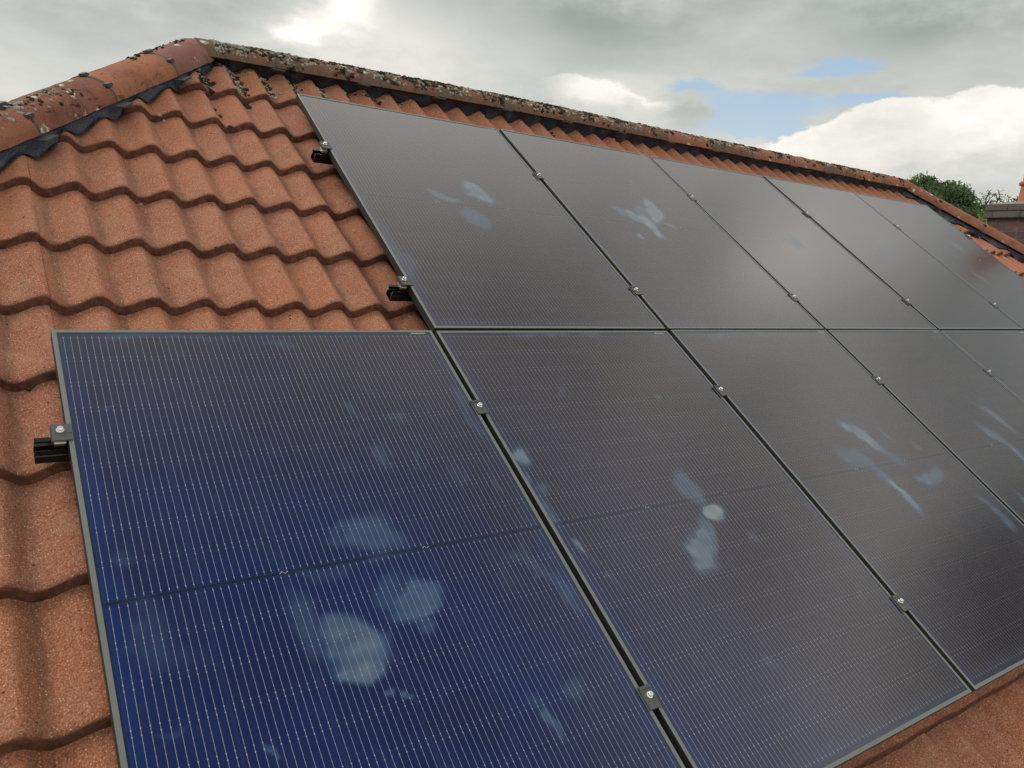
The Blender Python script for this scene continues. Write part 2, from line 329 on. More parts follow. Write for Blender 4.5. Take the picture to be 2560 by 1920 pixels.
# faint film of dust, water marks
film = t.m('MULTIPLY', t.ss(t.noise(t.mapping(P, (1, .5, 1)), 9, 6, .7), .5, .8), .03)
film = t.m('ADD', film, t.m('MULTIPLY', t.ss(y, .075, .012), t.m('MULTIPLY', t.noise(t.mapping(P, (1, .3, 1)), 22, 4), .07)))
c = t.mix(t.m('ADD', film, .003), c, (.30, .34, .40, 1))
t.link(c, b.inputs['Base Color'])
rg = t.m('ADD', .135, t.m('ADD', t.m('MULTIPLY', hue, .05), t.m('MULTIPLY', sm, .2)))
t.link(rg, b.inputs['Roughness']); setb(b, IOR=1.44)
bump(t, b, t.noise(P, 900, 2), .05, .0004)
# foliage, brick, etc
def leaf_mat(name, a, bcol, tr=.25):
    m, t, b = new_mat(name)
    P = t.new('ShaderNodeTexCoord').outputs['Object']
    n = t.noise(P, 1.6, 3); n2 = t.noise(P, 14, 2)
    c = t.mix(t.ss(t.m('ADD', t.m('MULTIPLY', n, .6), t.m('MULTIPLY', n2, .4)), .38, .62), (*a, 1), (*bcol, 1))
    t.link(c, b.inputs['Base Color']); setb(b, Roughness=.6, Transmission_Weight=0.0)
    tl = t.new('ShaderNodeBsdfTranslucent'); t.link(c, tl.inputs[0]); mx = t.new('ShaderNodeMixShader'); mx.inputs[0].default_value = tr
    out = [n for n in t.n if n.type == 'OUTPUT_MATERIAL'][0]
    t.link(b.outputs[0], mx.inputs[1]); t.link(tl.outputs[0], mx.inputs[2]); t.link(mx.outputs[0], out.inputs[0])
    return m
M_leafA = leaf_mat('dark_leaves', (.036, .076, .028), (.105, .160, .050))
M_leafB = leaf_mat('pale_twig_leaves', (.09, .13, .06), (.15, .19, .08))
M_leafC = leaf_mat('yellow_green_leaves', (.13, .17, .035), (.30, .32, .06))
M_leafD = leaf_mat('far_pale_leaves', (.26, .29, .27), (.32, .35, .32))
M_leafE = leaf_mat('ivy_leaves', (.020, .040, .018), (.045, .075, .030))
M_moss, t, b = new_mat('dark_moss'); P = t.new('ShaderNodeTexCoord').outputs['Object']
t.link(t.mix(t.ss(t.noise(P, 30, 4), .4, .65), (.024, .022, .014, 1), (.075, .066, .038, 1)), b.inputs['Base Color']); setb(b, Roughness=1.0, Specular_IOR_Level=.05)
bump(t, b, t.noise(P, 500, 3), 1, .004)
M_lichen, t, b = new_mat('pale_lichen'); P = t.new('ShaderNodeTexCoord').outputs['Object']
t.link(t.mix(t.noise(P, 22, 3), (.17, .155, .12, 1), (.38, .37, .31, 1)), b.inputs['Base Color']); setb(b, Roughness=1.0, Specular_IOR_Level=.05)
bump(t, b, t.noise(P, 400, 3), 1, .003)
M_bark, t, b = new_mat('bark'); setb(b, Base_Color=(.09, .075, .055), Roughness=.95)
bump(t, b, t.noise(t.new('ShaderNodeTexCoord').outputs['Object'], 12, 5), .8, .02)
def brick_mat(name, c1, c2, mortar, rowh=.095, bw=.24):
    m, t, b = new_mat(name); P = t.new('ShaderNodeTexCoord').outputs['Object']
    s = t.new('ShaderNodeSeparateXYZ'); t.link(P, s.inputs[0]); cb = t.new('ShaderNodeCombineXYZ')
    t.put(t.m('ADD', s.outputs[0], s.outputs[1]), cb.inputs[0]); t.link(s.outputs[2], cb.inputs[1])
    br = t.new('ShaderNodeTexBrick'); t.link(cb.outputs[0], br.inputs['Vector']); br.inputs['Scale'].default_value = 1
    br.inputs['Brick Width'].default_value = bw; br.inputs['Row Height'].default_value = rowh; br.inputs['Mortar Size'].default_value = .006
    br.inputs['Color1'].default_value = (*c1, 1); br.inputs['Color2'].default_value = (*c2, 1); br.inputs['Mortar'].default_value = (*mortar, 1)
    n = t.noise(P, 25, 5, .65)
    c = t.mix(t.m('MULTIPLY', t.ss(n, .5, .72), .5), br.outputs[0], (.22, .17, .13, 1))
    c = t.mix(t.m('MULTIPLY', t.ss(t.noise(P, 6, 4), .5, .7), .35), c, (.04, .035, .03, 1))
    t.link(c, b.inputs['Base Color']); setb(b, Roughness=.92, Specular_IOR_Level=.2)
    bump(t, b, t.m('SUBTRACT', t.m('MULTIPLY', n, .6), br.outputs['Fac']), .7, .008); return m
M_brick = brick_mat('sooty_brick', (.075, .055, .050), (.125, .076, .062), (.115, .105, .10))
M_capc = brick_mat('grey_cap_brick', (.105, .092, .09), (.125, .11, .105), (.055, .05, .05), .085, .30)
M_wall = brick_mat('house_brick', (.30, .12, .08), (.36, .16, .10), (.35, .33, .30), .075, .225)
M_mortar, t, b = new_mat('mortar'); P = t.new('ShaderNodeTexCoord').outputs['Object']
t.link(t.mix(t.noise(P, 18, 5), (.15, .14, .12, 1), (.30, .28, .24, 1)), b.inputs['Base Color']); setb(b, Roughness=.95); bump(t, b, t.noise(P, 60, 4), .6, .01)
M_pot, t, b = new_mat('terracotta_pot'); P = t.new('ShaderNodeTexCoord').outputs['Object']
t.link(t.mix(t.noise(P, 9, 4), (.33, .10, .055, 1), (.42, .15, .08, 1)), b.inputs['Base Color']); setb(b, Roughness=.8)
M_pvc, t, b = new_mat('white_gutter'); setb(b, Base_Color=(.6, .6, .58), Roughness=.4)
M_grass, t, b = new_mat('lawn'); P = t.new('ShaderNodeTexCoord').outputs['Object']
t.link(t.mix(t.noise(P, .6, 8, .7), (.045, .075, .022, 1), (.09, .12, .04, 1)), b.inputs['Base Color']); setb(b, Roughness=.95)
# ------------------------------------------------------------------ ground
GZ = -4.4
g = mesh_obj('ground', [(-400, -400, GZ), (400, -400, GZ), (400, 400, GZ), (-400, 400, GZ)], [(0, 1, 2, 3)], M_grass)
tag(g, kind='structure')
# ------------------------------------------------------------------ roof tiling
GAUGE, V0, U0, TW = .315, .24, -1.129, .30
NC, DEPTH, NT_, INC = -.086, .038, .0315, .029
ROWV = np.array([-2.68, -2.36, -2.04, -1.718, -1.39, -1.046, -.718, -.392, -.070, .24, .555, .87, 1.185, 1.50, 1.815, 2.135])   # front edge of each course
def prof(p):
    """height of the pan-and-roll profile, p = fraction of a wave past the crest"""
    p = np.mod(p, 1.0); tr = .38
    ph = np.where(p < tr, p / tr * .5, .5 + (p - tr) / (1 - tr) * .5)
    h = .5 + .5 * np.cos(2 * np.pi * ph)
    return -DEPTH * (1 - h ** 1.05)
def surf(u, v):
    i = np.clip(np.searchsorted(ROWV, v, side='right') - 1, 0, 14); k = i - 9; f = (v - ROWV[i]) / (ROWV[i + 1] - ROWV[i])
    return NC + prof((u - U0 + .018) / (TW / 2)) - np.where(k >= 5, .006, INC) * f
def make_slope(name, frame, urange, rows, clips, parent, fine=True):
    nu, nv = (40, 8) if fine else (16, 2)
    V = []; F = []; RN = []; NO = []; PA = []; LA = []
    base = 0
    i0 = int(math.floor((urange[0] - U0) / TW)); i1 = int(math.ceil((urange[1] - U0) / TW))
    us = np.linspace(0, TW - .0018, nu)
    vs = np.concatenate([[.0, .0012, .004], np.linspace(.02, GAUGE + .05, nv)])
    for k in range(rows[0], rows[1] + 1):
        G_ = float(ROWV[k + 10] - ROWV[k + 9]); vs = np.concatenate([[.0, .0012, .004], np.linspace(.02, G_ + .05, nv)])
        for i in range(i0, i1):
            r = rng.random(); tilt = rng.normal(0, .0022); dv = rng.normal(0, .0022); dn = rng.normal(0, .0008); sk = rng.normal(0, .003)
            uu = U0 + i * TW + us; hh = prof((us + .018) / (TW / 2))
            lip = np.where(us < .006, -.004 * (1 - us / .006), 0) + np.where(us > TW - .012, .0015, 0)
            wob = np.interp(us, np.linspace(0, TW, 7), rng.normal(0, .0009, 7)); wobn = np.interp(us, np.linspace(0, TW, 9), rng.normal(0, .0008, 9))
            rowsv = []
            lap_of = lambda d: max(0, min(1, (d - G_ + .050) / .04)) if d > .02 else (.75 if -.001 < d < .004 else 0)
            # nose underside, nose bottom, nose face top, bevel, body ...
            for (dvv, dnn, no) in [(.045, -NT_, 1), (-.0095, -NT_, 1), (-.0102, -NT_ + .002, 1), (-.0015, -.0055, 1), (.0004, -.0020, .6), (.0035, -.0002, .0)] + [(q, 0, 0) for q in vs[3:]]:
                vv = ROWV[k + 9] + dvv + dv + wob * (1 if dvv < .03 else 0) + sk * (us / TW - .5)
                nn = NC + hh + lip + dn + wobn + tilt * (us / TW - .5) - (.006 if k == 5 else INC) * (dvv / G_) * (1 if dnn == 0 or dnn > -.005 else 0) + dnn
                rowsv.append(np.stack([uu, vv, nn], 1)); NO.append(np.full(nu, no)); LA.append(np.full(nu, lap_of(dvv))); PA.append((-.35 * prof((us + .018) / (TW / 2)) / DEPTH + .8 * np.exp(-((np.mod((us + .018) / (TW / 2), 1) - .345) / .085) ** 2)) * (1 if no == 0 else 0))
            V.append(np.concatenate(rowsv)); nr = len(rowsv)
            for a in range(nr - 1):
                for c_ in range(nu - 1):
                    q = base + a * nu + c_; F.append((q, q + 1, q + nu + 1, q + nu))
            # right-hand edge face
            e = np.concatenate(rowsv[3:]).reshape(nr - 3, nu, 3)[:, -1].copy(); e[:, 2] -= .012; V.append(e)
            eb = base + nr * nu
            for a in range(nr - 4):
                F.append((base + (a + 3) * nu + nu - 1, eb + a, eb + a + 1, base + (a + 4) * nu + nu - 1))
            NO.append(np.full(nr - 3, .8)); PA.append(np.full(nr - 3, .5)); LA.append(np.full(nr - 3, .8)); RN.append(np.full(nr * nu + nr - 3, r)); base = eb + nr - 3
    V = np.concatenate(V); me = bpy.data.meshes.new(name); me.from_pydata(V.tolist(), [], F)
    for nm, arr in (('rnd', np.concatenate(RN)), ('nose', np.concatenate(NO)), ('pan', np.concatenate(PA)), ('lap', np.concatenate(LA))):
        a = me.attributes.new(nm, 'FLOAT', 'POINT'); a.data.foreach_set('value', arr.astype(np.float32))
    bm = bmesh.new(); bm.from_mesh(me); inv = frame.inverted()
    for (pw, nw) in clips:                                   # world-space vertical planes, keep the side the normal points away from
        pl = inv @ Vector((*pw, 0)); no = inv.to_3x3() @ Vector((*nw, 0))
        bmesh.ops.bisect_plane(bm, geom=bm.verts[:] + bm.edges[:] + bm.faces[:], plane_co=pl, plane_no=no, clear_outer=True, clear_inner=False)
    bm.to_mesh(me); bm.free()
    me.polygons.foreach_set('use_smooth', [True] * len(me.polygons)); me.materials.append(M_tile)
    try: me.set_sharp_from_angle(angle=R(40))
    except Exception: pass
    o = bpy.data.objects.new(name, me); C.objects.link(o); o.parent = parent; o.matrix_world = frame
    return o
AX, AY, BX = -.38, 1.82, 6.05                    # ridge ends in plan
ZC = 1.165                                       # crest planes meet here
house = empty('hipped_house', Matrix.Translation((2.8, 1.82, GZ)))
tag(house, 'house with hipped red roof of wavy concrete tiles carrying the solar panels', 'house')
def TZ(x, y, rz): return Matrix.Translation((x, y, 0)) @ Matrix.Rotation(rz, 4, 'Z') @ RX
bpy.context.view_layer.update()
F_front = RX.copy(); F_left = TZ(AX - AY, 0, R(-90)); F_right = TZ(BX + AY, 0, R(90)); F_back = TZ(0, 2 * AY, R(180))
hyp = math.sqrt(.5)
A, B = (AX, AY), (BX, AY)
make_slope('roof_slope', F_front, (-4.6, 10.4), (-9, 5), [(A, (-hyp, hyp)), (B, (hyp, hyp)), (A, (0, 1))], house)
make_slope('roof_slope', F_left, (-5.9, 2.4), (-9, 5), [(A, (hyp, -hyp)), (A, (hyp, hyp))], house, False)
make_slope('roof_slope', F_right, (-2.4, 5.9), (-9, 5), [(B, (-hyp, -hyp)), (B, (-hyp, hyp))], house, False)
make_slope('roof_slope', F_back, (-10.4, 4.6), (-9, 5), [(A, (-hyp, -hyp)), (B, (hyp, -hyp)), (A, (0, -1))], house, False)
# walls, soffit, gutter
ev = 3.95 - .35
wb = MB(); wb.box((AX - ev, AY - ev, GZ - .1), (BX + ev, AY + ev, -1.75)); wb.build('wall', M_wall, house, mat=Matrix.Identity(4))
gt = MB()
x0, x1, y0, y1 = AX - 4.05, BX + 4.05, AY - 4.05, AY + 4.05
for (a, b_) in (((x0, y0), (x1, y0 + .11)), ((x0, y1 - .11), (x1, y1)), ((x0, y0 + .11), (x0 + .11, y1 - .11)), ((x1 - .11, y0 + .11), (x1, y1 - .11))):
    gt.box((a[0], a[1], -1.86), (b_[0], b_[1], -1.76), .012)
gt.build('gutter', M_pvc, house, mat=Matrix.Identity(4))
sb = MB(); sb.box((x0 + .12, y0 + .12, -1.80), (x1 - .12, y1 - .12, -1.745)); sb.build('soffit', M_pvc, house, mat=Matrix.Identity(4))
# ------------------------------------------------------------------ ridge and hip tiles
HWID, RISE, TH = .117, .096, .014
def barrel(length, seed, taper=.0, rough=.0022):
    r = random.Random(seed); mb = MB(); na, nl = 26, 12
    V = []; off = Vector((r.random() * 50, r.random() * 50, 0))
    for shell in (0, 1):
        for j in range(nl + 1):
            s = j / nl
            for i in range(na + 1):
                a = math.pi * i / na
                hw = HWID * (1 - taper * s) - shell * TH; rs = RISE - shell * TH
                cx, cz = math.cos(a), math.sin(a)
                yy_ = -hw * (abs(cx) ** .93) * (1 if cx > 0 else -1); zz = rs * (abs(cz) ** .95)
                q = 1
                d = mnoise.noise(Vector((s * length * 18, a * 3, seed)) + off) * rough if not shell else 0
                zz += d; yy_ += d * cx
                xx = .003 + s * (length - .006) + (mnoise.noise(Vector((a * 5, j * 3, seed))) * .003 if j in (0, nl) else 0)
                V.append((xx, yy_, zz))
    n = na + 1; F = []
    for j in range(nl):
        for i in range(na):
            q = j * n + i; F.append((q, q + 1, q + n + 1, q + n)); w_ = (nl + 1) * n
            F.append((w_ + q, w_ + q + n, w_ + q + n + 1, w_ + q + 1))
    w_ = (nl + 1) * n
    for j in (0, nl):
        for i in range(na):
            q = j * n + i; f = (q, w_ + q, w_ + q + 1, q + 1); F.append(f if j == 0 else f[::-1])
    for j in range(nl):
        for i in (0, na):
            q = j * n + i; f = (q, q + n, w_ + q + n, w_ + q); F.append(f if i == 0 else f[::-1])
    mb.add(V, F); return mb
def axis_frame(p0, d):
    d = Vector(d).normalized(); side = Vector((0, 0, 1)).cross(d).normalized(); up = d.cross(side)
    m = Matrix((d, side, up)).transposed().to_4x4(); m.translation = Vector(p0); return m
def clip_mb(sides=(1, -1), band=True):
    mb = MB(); na = 22
    if band:
        V = []; F = []
        for i in range(na + 1):
            a = math.pi * (.03 + .94 * i / na)
            for (xx, e) in ((-.006, -.003), (-.006, .0015), (.006, .0015), (.006, -.003)):
                V.append((xx, -(HWID + e) * math.cos(a), (RISE + e) * math.sin(a)))
        for i in range(na):
            for k in range(3): F.append((i * 4 + k, i * 4 + k + 1, i * 4 + 5 + k, i * 4 + 4 + k))
        mb.add(V, F)
        for a in (.22, .5, .78):                            # gripping lugs
            y_, z_ = -(HWID + .004) * math.cos(math.pi * a), (RISE + .004) * math.sin(math.pi * a)
            mb.box((-.020, y_ - .014, z_ - .008), (.016, y_ + .014, z_ + .006), .004)
    for s in sides:                                         # tab that shows under the lower edge
        mb.box((-.034, s * HWID - .014 + (.012 if s > 0 else -.030), -.018), (.034, s * HWID + .014 + (.030 if s > 0 else -.012), -.011), .002)
    return mb
def warp(q):                                     # the apex has settled a little
    k = max(0.0, 1 - math.hypot(q.x - AX, q.y - AY) / 1.7)
    return Vector((q.x + .022 * k, q.y, q.z - .028 * k))
def run(p0, d, lens, mats, seed, clips=True, lift=.0, vis_side=None):
    pos = 0.0; d = Vector(d).normalized(); tiles = []
    for i, ln in enumerate(lens):
        jit = random.uniform(-.003, .003)
        q0 = Vector(p0) + d * pos; q1 = q0 + d * ln
        q0 = warp(q0); q1 = warp(q1)
        fr = axis_frame(q0 + Vector((0, 0, jit + lift)), q1 - q0)
        fr = fr @ Matrix.Rotation(random.uniform(-.014, .014), 4, 'X') @ Matrix.Rotation(random.uniform(-.006, .006), 4, 'Z')
        o = barrel(ln, seed + i).build('hip_tile' if abs(d.z) > .1 else 'ridge_tile', mats[i % len(mats)], house, True, fr)
        try: o.data.set_sharp_from_angle(angle=R(50))
        except Exception: pass
        if i and clips:
            cl = clip_mb().build('clip', M_clip, o); cl.matrix_world = axis_frame(q0 + Vector((0, 0, lift)), d)
        pos += ln; tiles.append(o)
    return tiles
RZ = ZC + .085 - RISE                            # base height of the ridge tile section
ht = math.tan(PITCH)
sp_ = .455
# left hip: from the apex down to the front-left eave
hipd = Vector((-1, -1, -ht)); k3 = hipd.length
l0 = .215 * k3
mL = [M_rC, M_rB, M_rA, M_rE, M_rA, M_rC, M_rA, M_rB, M_rA, M_rC, M_rA, M_rE, M_rA]
nL = int((3.95 * k3 - l0) / sp_)
hl = run((AX, AY, RZ), hipd, [l0] + [sp_] * nL, mL, 10)
tag(hl[1], 'clean bright orange hip tile'); tag(hl[2], 'dark red hip tile blotched with pale lichen'); tag(hl[0], 'purplish hip tile at the apex')
mR = [M_rA, M_rE, M_rE, M_rE, M_rA, M_rE]
run((BX, AY, RZ), Vector((1, -1, -ht)), [.36] + [sp_] * nL, mR, 60)
run((AX, AY, RZ), Vector((-1, 1, -ht)), [.3] + [sp_] * nL, [M_rA, M_rE], 90, False)
run((BX, AY, RZ), Vector((1, 1, -ht)), [.3] + [sp_] * nL, [M_rA, M_rE], 120, False)
rl = .37; nr_ = int(round((BX - AX - rl) / .457)); rp = (BX - AX - rl) / nr_
run((AX, AY, RZ), (1, 0, 0), [rl] + [rp] * nr_, [M_rD] * 7 + [M_rE, M_rD, M_rE, M_rE, M_rD, M_rE, M_rE, M_rE], 30)
# membrane draped over the tiles on both sides of the front slope's hips and ridge
def drape(name, p0, d, length, side, w0=.070, w1=.116, b0=.088, b1=.020):
    d2 = Vector((d[0], d[1], 0)); L2 = d2.length; d = Vector(d) / L2; d2 = d2 / L2
    perp = Vector((-d2.y, d2.x, 0)) * side; ns_ = int(length / .009); nw = 13; V = []; F = []
    for i in range(ns_ + 1):
        s = i / ns_ * length; a = warp(Vector(p0) + d * s)
        we = w1 + .007 * mnoise.noise(Vector((s * 7, 0, 3)))
        for j in range(nw):
            w = w0 + (we - w0) * j / (nw - 1); q = a + perp * w
            zt = -9
            for dv in (-.02, 0, .02):
                v = (q.y + NC * math.sin(PITCH)) / math.cos(PITCH) + dv * .6
                n_ = float(surf(np.array(q.x), np.array(v))); zt = max(zt, (v - dv * .6) * math.sin(PITCH) + n_ * math.cos(PITCH))
            zt += .006
            ze = a.z + .004 - (w - w0) * .25
            bl = min(1, max(0, (w - b0) / b1)); bl = bl * bl * (3 - 2 * bl)
            z = ze * (1 - bl) + zt * bl; z = max(z, zt) if bl > .5 else z
            rip = .0012 * math.sin(s * 2 * math.pi / .018) * bl + .0018 * mnoise.noise(Vector((s * 16, w * 20, 1)))
            V.append((q.x, q.y, z + rip))
    for i in range(ns_):
        for j in range(nw - 1):
            q = i * nw + j; F.append((q, q + nw, q + nw + 1, q + 1))
    o = mesh_obj(name, V, F, M_flash, house, smooth=True, mat=Matrix.Identity(4)); return o
drape('membrane', (AX, AY, RZ), (-1, -1, -ht), 3.9 * math.sqrt(2), 1)
drape('membrane', (BX, AY, RZ), (1, -1, -ht), 3.9 * math.sqrt(2), -1)
V = []; F = []; ns_ = int((BX - AX) / .01)
for i in range(ns_ + 1):
    a = warp(Vector((AX + (BX - AX) * i / ns_, AY, RZ)))
    for j in range(8):
        q = j / 7; w = .1035 + (.060 - .1035) * q; yq = AY - w
        wt = .060 - .004 * math.sin(a.x * 31)
        v = (AY - wt + NC * math.sin(PITCH)) / math.cos(PITCH); zt = v * math.sin(PITCH) + float(surf(np.array(a.x), np.array(v))) * math.cos(PITCH) - .003
        V.append((a.x, yq, a.z + .004 + (zt - a.z - .004) * q ** 1.2 + .0016 * mnoise.noise(Vector((a.x * 30, w * 60, 2)))))
for i in range(ns_):
    for j in range(7): q = i * 8 + j; F.append((q, q + 8, q + 9, q + 1))
mesh_obj('membrane', V, F, M_flash, house, smooth=True, mat=Matrix.Identity(4))
# ------------------------------------------------------------------ chimney on the far end of the roof
CX0, CX1, CY0, CY1 = 8.7, 9.3, 1.08, 2.20
I4 = Matrix.Identity(4)
cb_ = MB(); cb_.box((CX0, CY0, -1.2), (CX1, CY1, 1.10), .004)
ch = cb_.build('chimney', M_brick, house, mat=Matrix.Translation((0, 0, 0)))
cc = MB(); cc.box((CX0 - .035, CY0 - .035, 1.10), (CX1 + .035, CY1 + .035, 1.178), .006); cc.box((CX0 - .03, CY0 - .03, 1.180), (CX1 + .03, CY1 + .03, 1.262), .006)
cc.build('chimney_cap', M_capc, ch, mat=I4)
fl = MB(); nn_ = 14; V = []; F = []
for i in range(nn_ + 1):
    for j in range(nn_ + 1):
        a, b2 = i / nn_, j / nn_; x_ = CX0 - .02 + a * (CX1 - CX0 + .04); y_ = CY0 - .02 + b2 * (CY1 - CY0 + .04)
        e = min(a, 1 - a, b2, 1 - b2) * 2
        V.append((x_, y_, 1.262 + .050 * (1 - (1 - min(1, e * 1.5)) ** 1.6) + .006 * mnoise.noise(Vector((x_ * 20, y_ * 20, 0))) * (e > 0)))
for i in range(nn_):
    for j in range(nn_): q = i * (nn_ + 1) + j; F.append((q, q + nn_ + 1, q + nn_ + 2, q + 1))
fl.add(V, F); fl.build('flaunching', M_mortar, ch, True, I4)
for (py, sc_) in ((1.86, 1.0), (1.40, 1.6)):
    pt = MB(); pt.lathe((9.0, py, 1.30), [(r_, z_ * sc_) for r_, z_ in [(.158, 0), (.150, .05), (.138, .19), (.160, .20), (.164, .222), (.150, .24), (.128, .25), (.122, .44), (.136, .448), (.136, .475), (.115, .477), (.108, .40), (.11, .0)]], 36)
    po = pt.build('chimney_pot', M_pot, ch, True, I4)
    try: po.data.set_sharp_from_angle(angle=R(45))
    except Exception: pass
# ------------------------------------------------------------------ solar panels
def roofM(u, v, n): return RX @ Matrix.Translation((u, v, n))
LIP, FT = .0110, .030
def frame_mesh():
    """one frame with mitred corners: outer wall, top lip, inner step"""
    mb = MB()
    o = [(0, 0), (PW, 0), (PW, PH), (0, PH)]
    def ring(off, z): return [(off, off, z), (PW - off, off, z), (PW - off, PH - off, z), (off, PH - off, z)]
    prof_ = [(.030, -FT), (.0, -FT), (.0, -.0008), (.0008, 0), (LIP - .0006, 0), (LIP, -.0006), (LIP, -.0022), (LIP + .004, -.0022)]
    V = [p for (of, z) in prof_ for p in ring(of, z)]; F = []; mi = []
    for k in range(len(prof_) - 1):
        for i in range(4): F.append((k * 4 + i, k * 4 + (i + 1) % 4, (k + 1) * 4 + (i + 1) % 4, (k + 1) * 4 + i)); mi.append(1 if k < 2 else 0)
    mb.add(V, F); mb.mi = mi; return mb
def smear_field(blobs, nx, ny, seed, gain=1.0):
    xs = np.linspace(LIP, PW - LIP, nx); ys = np.linspace(LIP, PH - LIP, ny); Xg, Yg = np.meshgrid(xs, ys)
    def nz(sc, sd):
        r = np.random.default_rng(sd); k = r.normal(0, 1, (26, 2)) * sc; ph = r.random(26) * 6.28
        return sum(np.sin(Xg * a * 6.28 + Yg * b_ * 6.28 + p) for (a, b_), p in zip(k, ph)) / 5.1
    n_a, n_b = nz(2.2, seed), nz(2.2, seed + 1); n_c = nz(9, seed + 2); n_d = nz(7, seed + 3)
    out = np.zeros_like(Xg)
    for (cx, cy, ru, rv, ang, st, *rest) in blobs:
        soft = rest[0] if rest else .35
        Xw = Xg - cx + n_a * .026 + n_c * .007; Yw = Yg - cy + n_b * .026 + n_d * .007
        a = math.radians(ang); p = (Xw * math.cos(a) + Yw * math.sin(a)) / ru / 1.35; q = (-Xw * math.sin(a) + Yw * math.cos(a)) / rv / 1.35
        d = np.sqrt(p * p + q * q); m_ = np.clip((1 - d) / soft, 0, 1); m_ = m_ * m_ * (3 - 2 * m_)
        out = np.maximum(out, m_ * st * gain * (.91 + .09 * n_c))
    return xs, ys, np.clip(out, 0, 1)
def panel(u, v, blobs, label, seed, rot=0.0, fine=.009, gain=1.0):
    if gain > 1.3: blobs = [(b_[0], b_[1], b_[2] * (1.5 if b_[2] < b_[3] else 1.05), b_[3] * (1.5 if b_[3] < b_[2] else 1.05), *b_[4:]) for b_ in blobs]
    root = empty('solar_panel', roofM(u, v, 0) @ Matrix.Rotation(random.uniform(-.0018, .0018), 4, 'X') @ Matrix.Rotation(random.uniform(-.0018, .0018), 4, 'Y'))
    tag(root, label, 'solar panel', 'solar panels in two rows on the roof')
    frame_mesh().build('frame', [M_frame, M_frame_shade], root)
    nx, ny = int(PW / fine), int(PH / fine)
    bl = [(b_[0] - u, b_[1] - v, *b_[2:]) for b_ in blobs]
    xs, ys, fld = smear_field(bl, nx, ny, seed, gain)
    V = np.stack([*np.meshgrid(xs, ys), np.full((ny, nx), -.0018)], -1).reshape(-1, 3)
    idx = np.arange(nx * ny).reshape(ny, nx)
    F = np.stack([idx[:-1, :-1], idx[:-1, 1:], idx[1:, 1:], idx[1:, :-1]], -1).reshape(-1, 4)
    o = mesh_obj('glass', V, F.tolist(), M_cell, root)
    a = o.data.attributes.new('smear', 'FLOAT', 'POINT'); a.data.foreach_set('value', fld.ravel().astype(np.float32))
    # backsheet closes the underside
    mb = MB(); mb.box((.002, .002, -.0075), (PW - .002, PH - .002, -.0045)); mb.build('backsheet', M_rail, root)
    mb = MB(); mb.box((PW - .085, PH - .0170, -.0017), (PW - .030, PH - .0135, -.0012)); mb.build('serial_label', M_label, root)
    for xq in (MX + 2 * CWID, MX + 4 * CWID):              # soldered ribbon loops on the centre line
        mb = MB(); mb.tube([(xq - .010, PH / 2 - .002, -.0014), (xq - .003, PH / 2 + .004, -.0012), (xq + .002, PH / 2 - .003, -.0012), (xq + .010, PH / 2 + .002, -.0014)], [.0007] * 4, 5)
        mb.build('ribbon_joint', M_alu, root)
    return root
P_ = PW + GU
B1 = [(-.545, -.785, .092, .062, 0, .62, .55), (-.62, -.79, .05, .022, 20, .35, .6), (-.505, -.985, .062, .040, 10, .80, .5), (-.520, -1.030, .022, .045, 10, .55, .6), (-.56, -.955, .04, .03, 0, .4, .7),
      (-.690, -1.050, .072, .050, 12, .95, .45), (-.705, -1.095, .045, .030, -10, 1.0, .4), (-.765, -.985, .045, .075, -12, .42, .7),
      (-.104, -.699, .020, .035, 25, .35, .7), (-.075, -.960, .030, .085, 12, .42, .8), (-.060, -1.060, .022, .055, 5, .45, .8), (-.120, -.93, .05, .02, 0, .25, .8), (-.09, -1.0, .05, .014, 20, .3, .8),
      (-.199, -1.304, .045, .020, 0, .38, .6), (-.335, -1.375, .018, .040, 12, .75, .5), (-.345, -1.315, .02, .03, 10, .3, .8), (-.402, -.547, .022, .05, -14, .45, .7), (-.43, -.52, .05, .008, 12, .3, .8), (-.36, -.50, .008, .04, 0, .3, .8),
      (-.292, -.393, .030, .035, 0, .28, .8), (-.435, -.349, .020, .014, 0, .38, .7), (-.40, -.37, .016, .010, 0, .3, .7), (-.955, -.045, .070, .025, 0, .40, .8), (-.568, -.035, .07, .018, 0, .28, .8), (-.86, -.035, .20, .012, 0, .25, .9),
      (-1.10, -.753, .025, .03, 0, .30, .8), (-1.075, -.94, .035, .055, 15, .28, .8), (-1.045, -1.148, .030, .008, 8, .35, .7), (-.62, -1.172, .012, .016, 30, .9, .5), (-.655, -1.160, .008, .012, -20, .8, .5), (-.60, -1.185, .006, .010, 0, .8, .5),
      (-.895, -1.225, .006, .016, 20, .8, .5), (-.05, -.352, .022, .055, 5, .42, .8), (-.06, -.44, .02, .05, 5, .3, .8), (-.135, -1.18, .003, .075, 12, .35, .6), (-.33, -.60, .03, .006, 10, .28, .8), (-.30, -.555, .006, .04, 10, .3, .8),
      (-.69, -.86, .05, .02, 0, .25, .8), (-.56, -.87, .05, .02, 0, .28, .8), (-1.07, -.30, .02, .006, 60, .4, .6), (-.2, -.64, .03, .05, 20, .2, .9), (-.47, -.44, .04, .02, 30, .18, .9)]
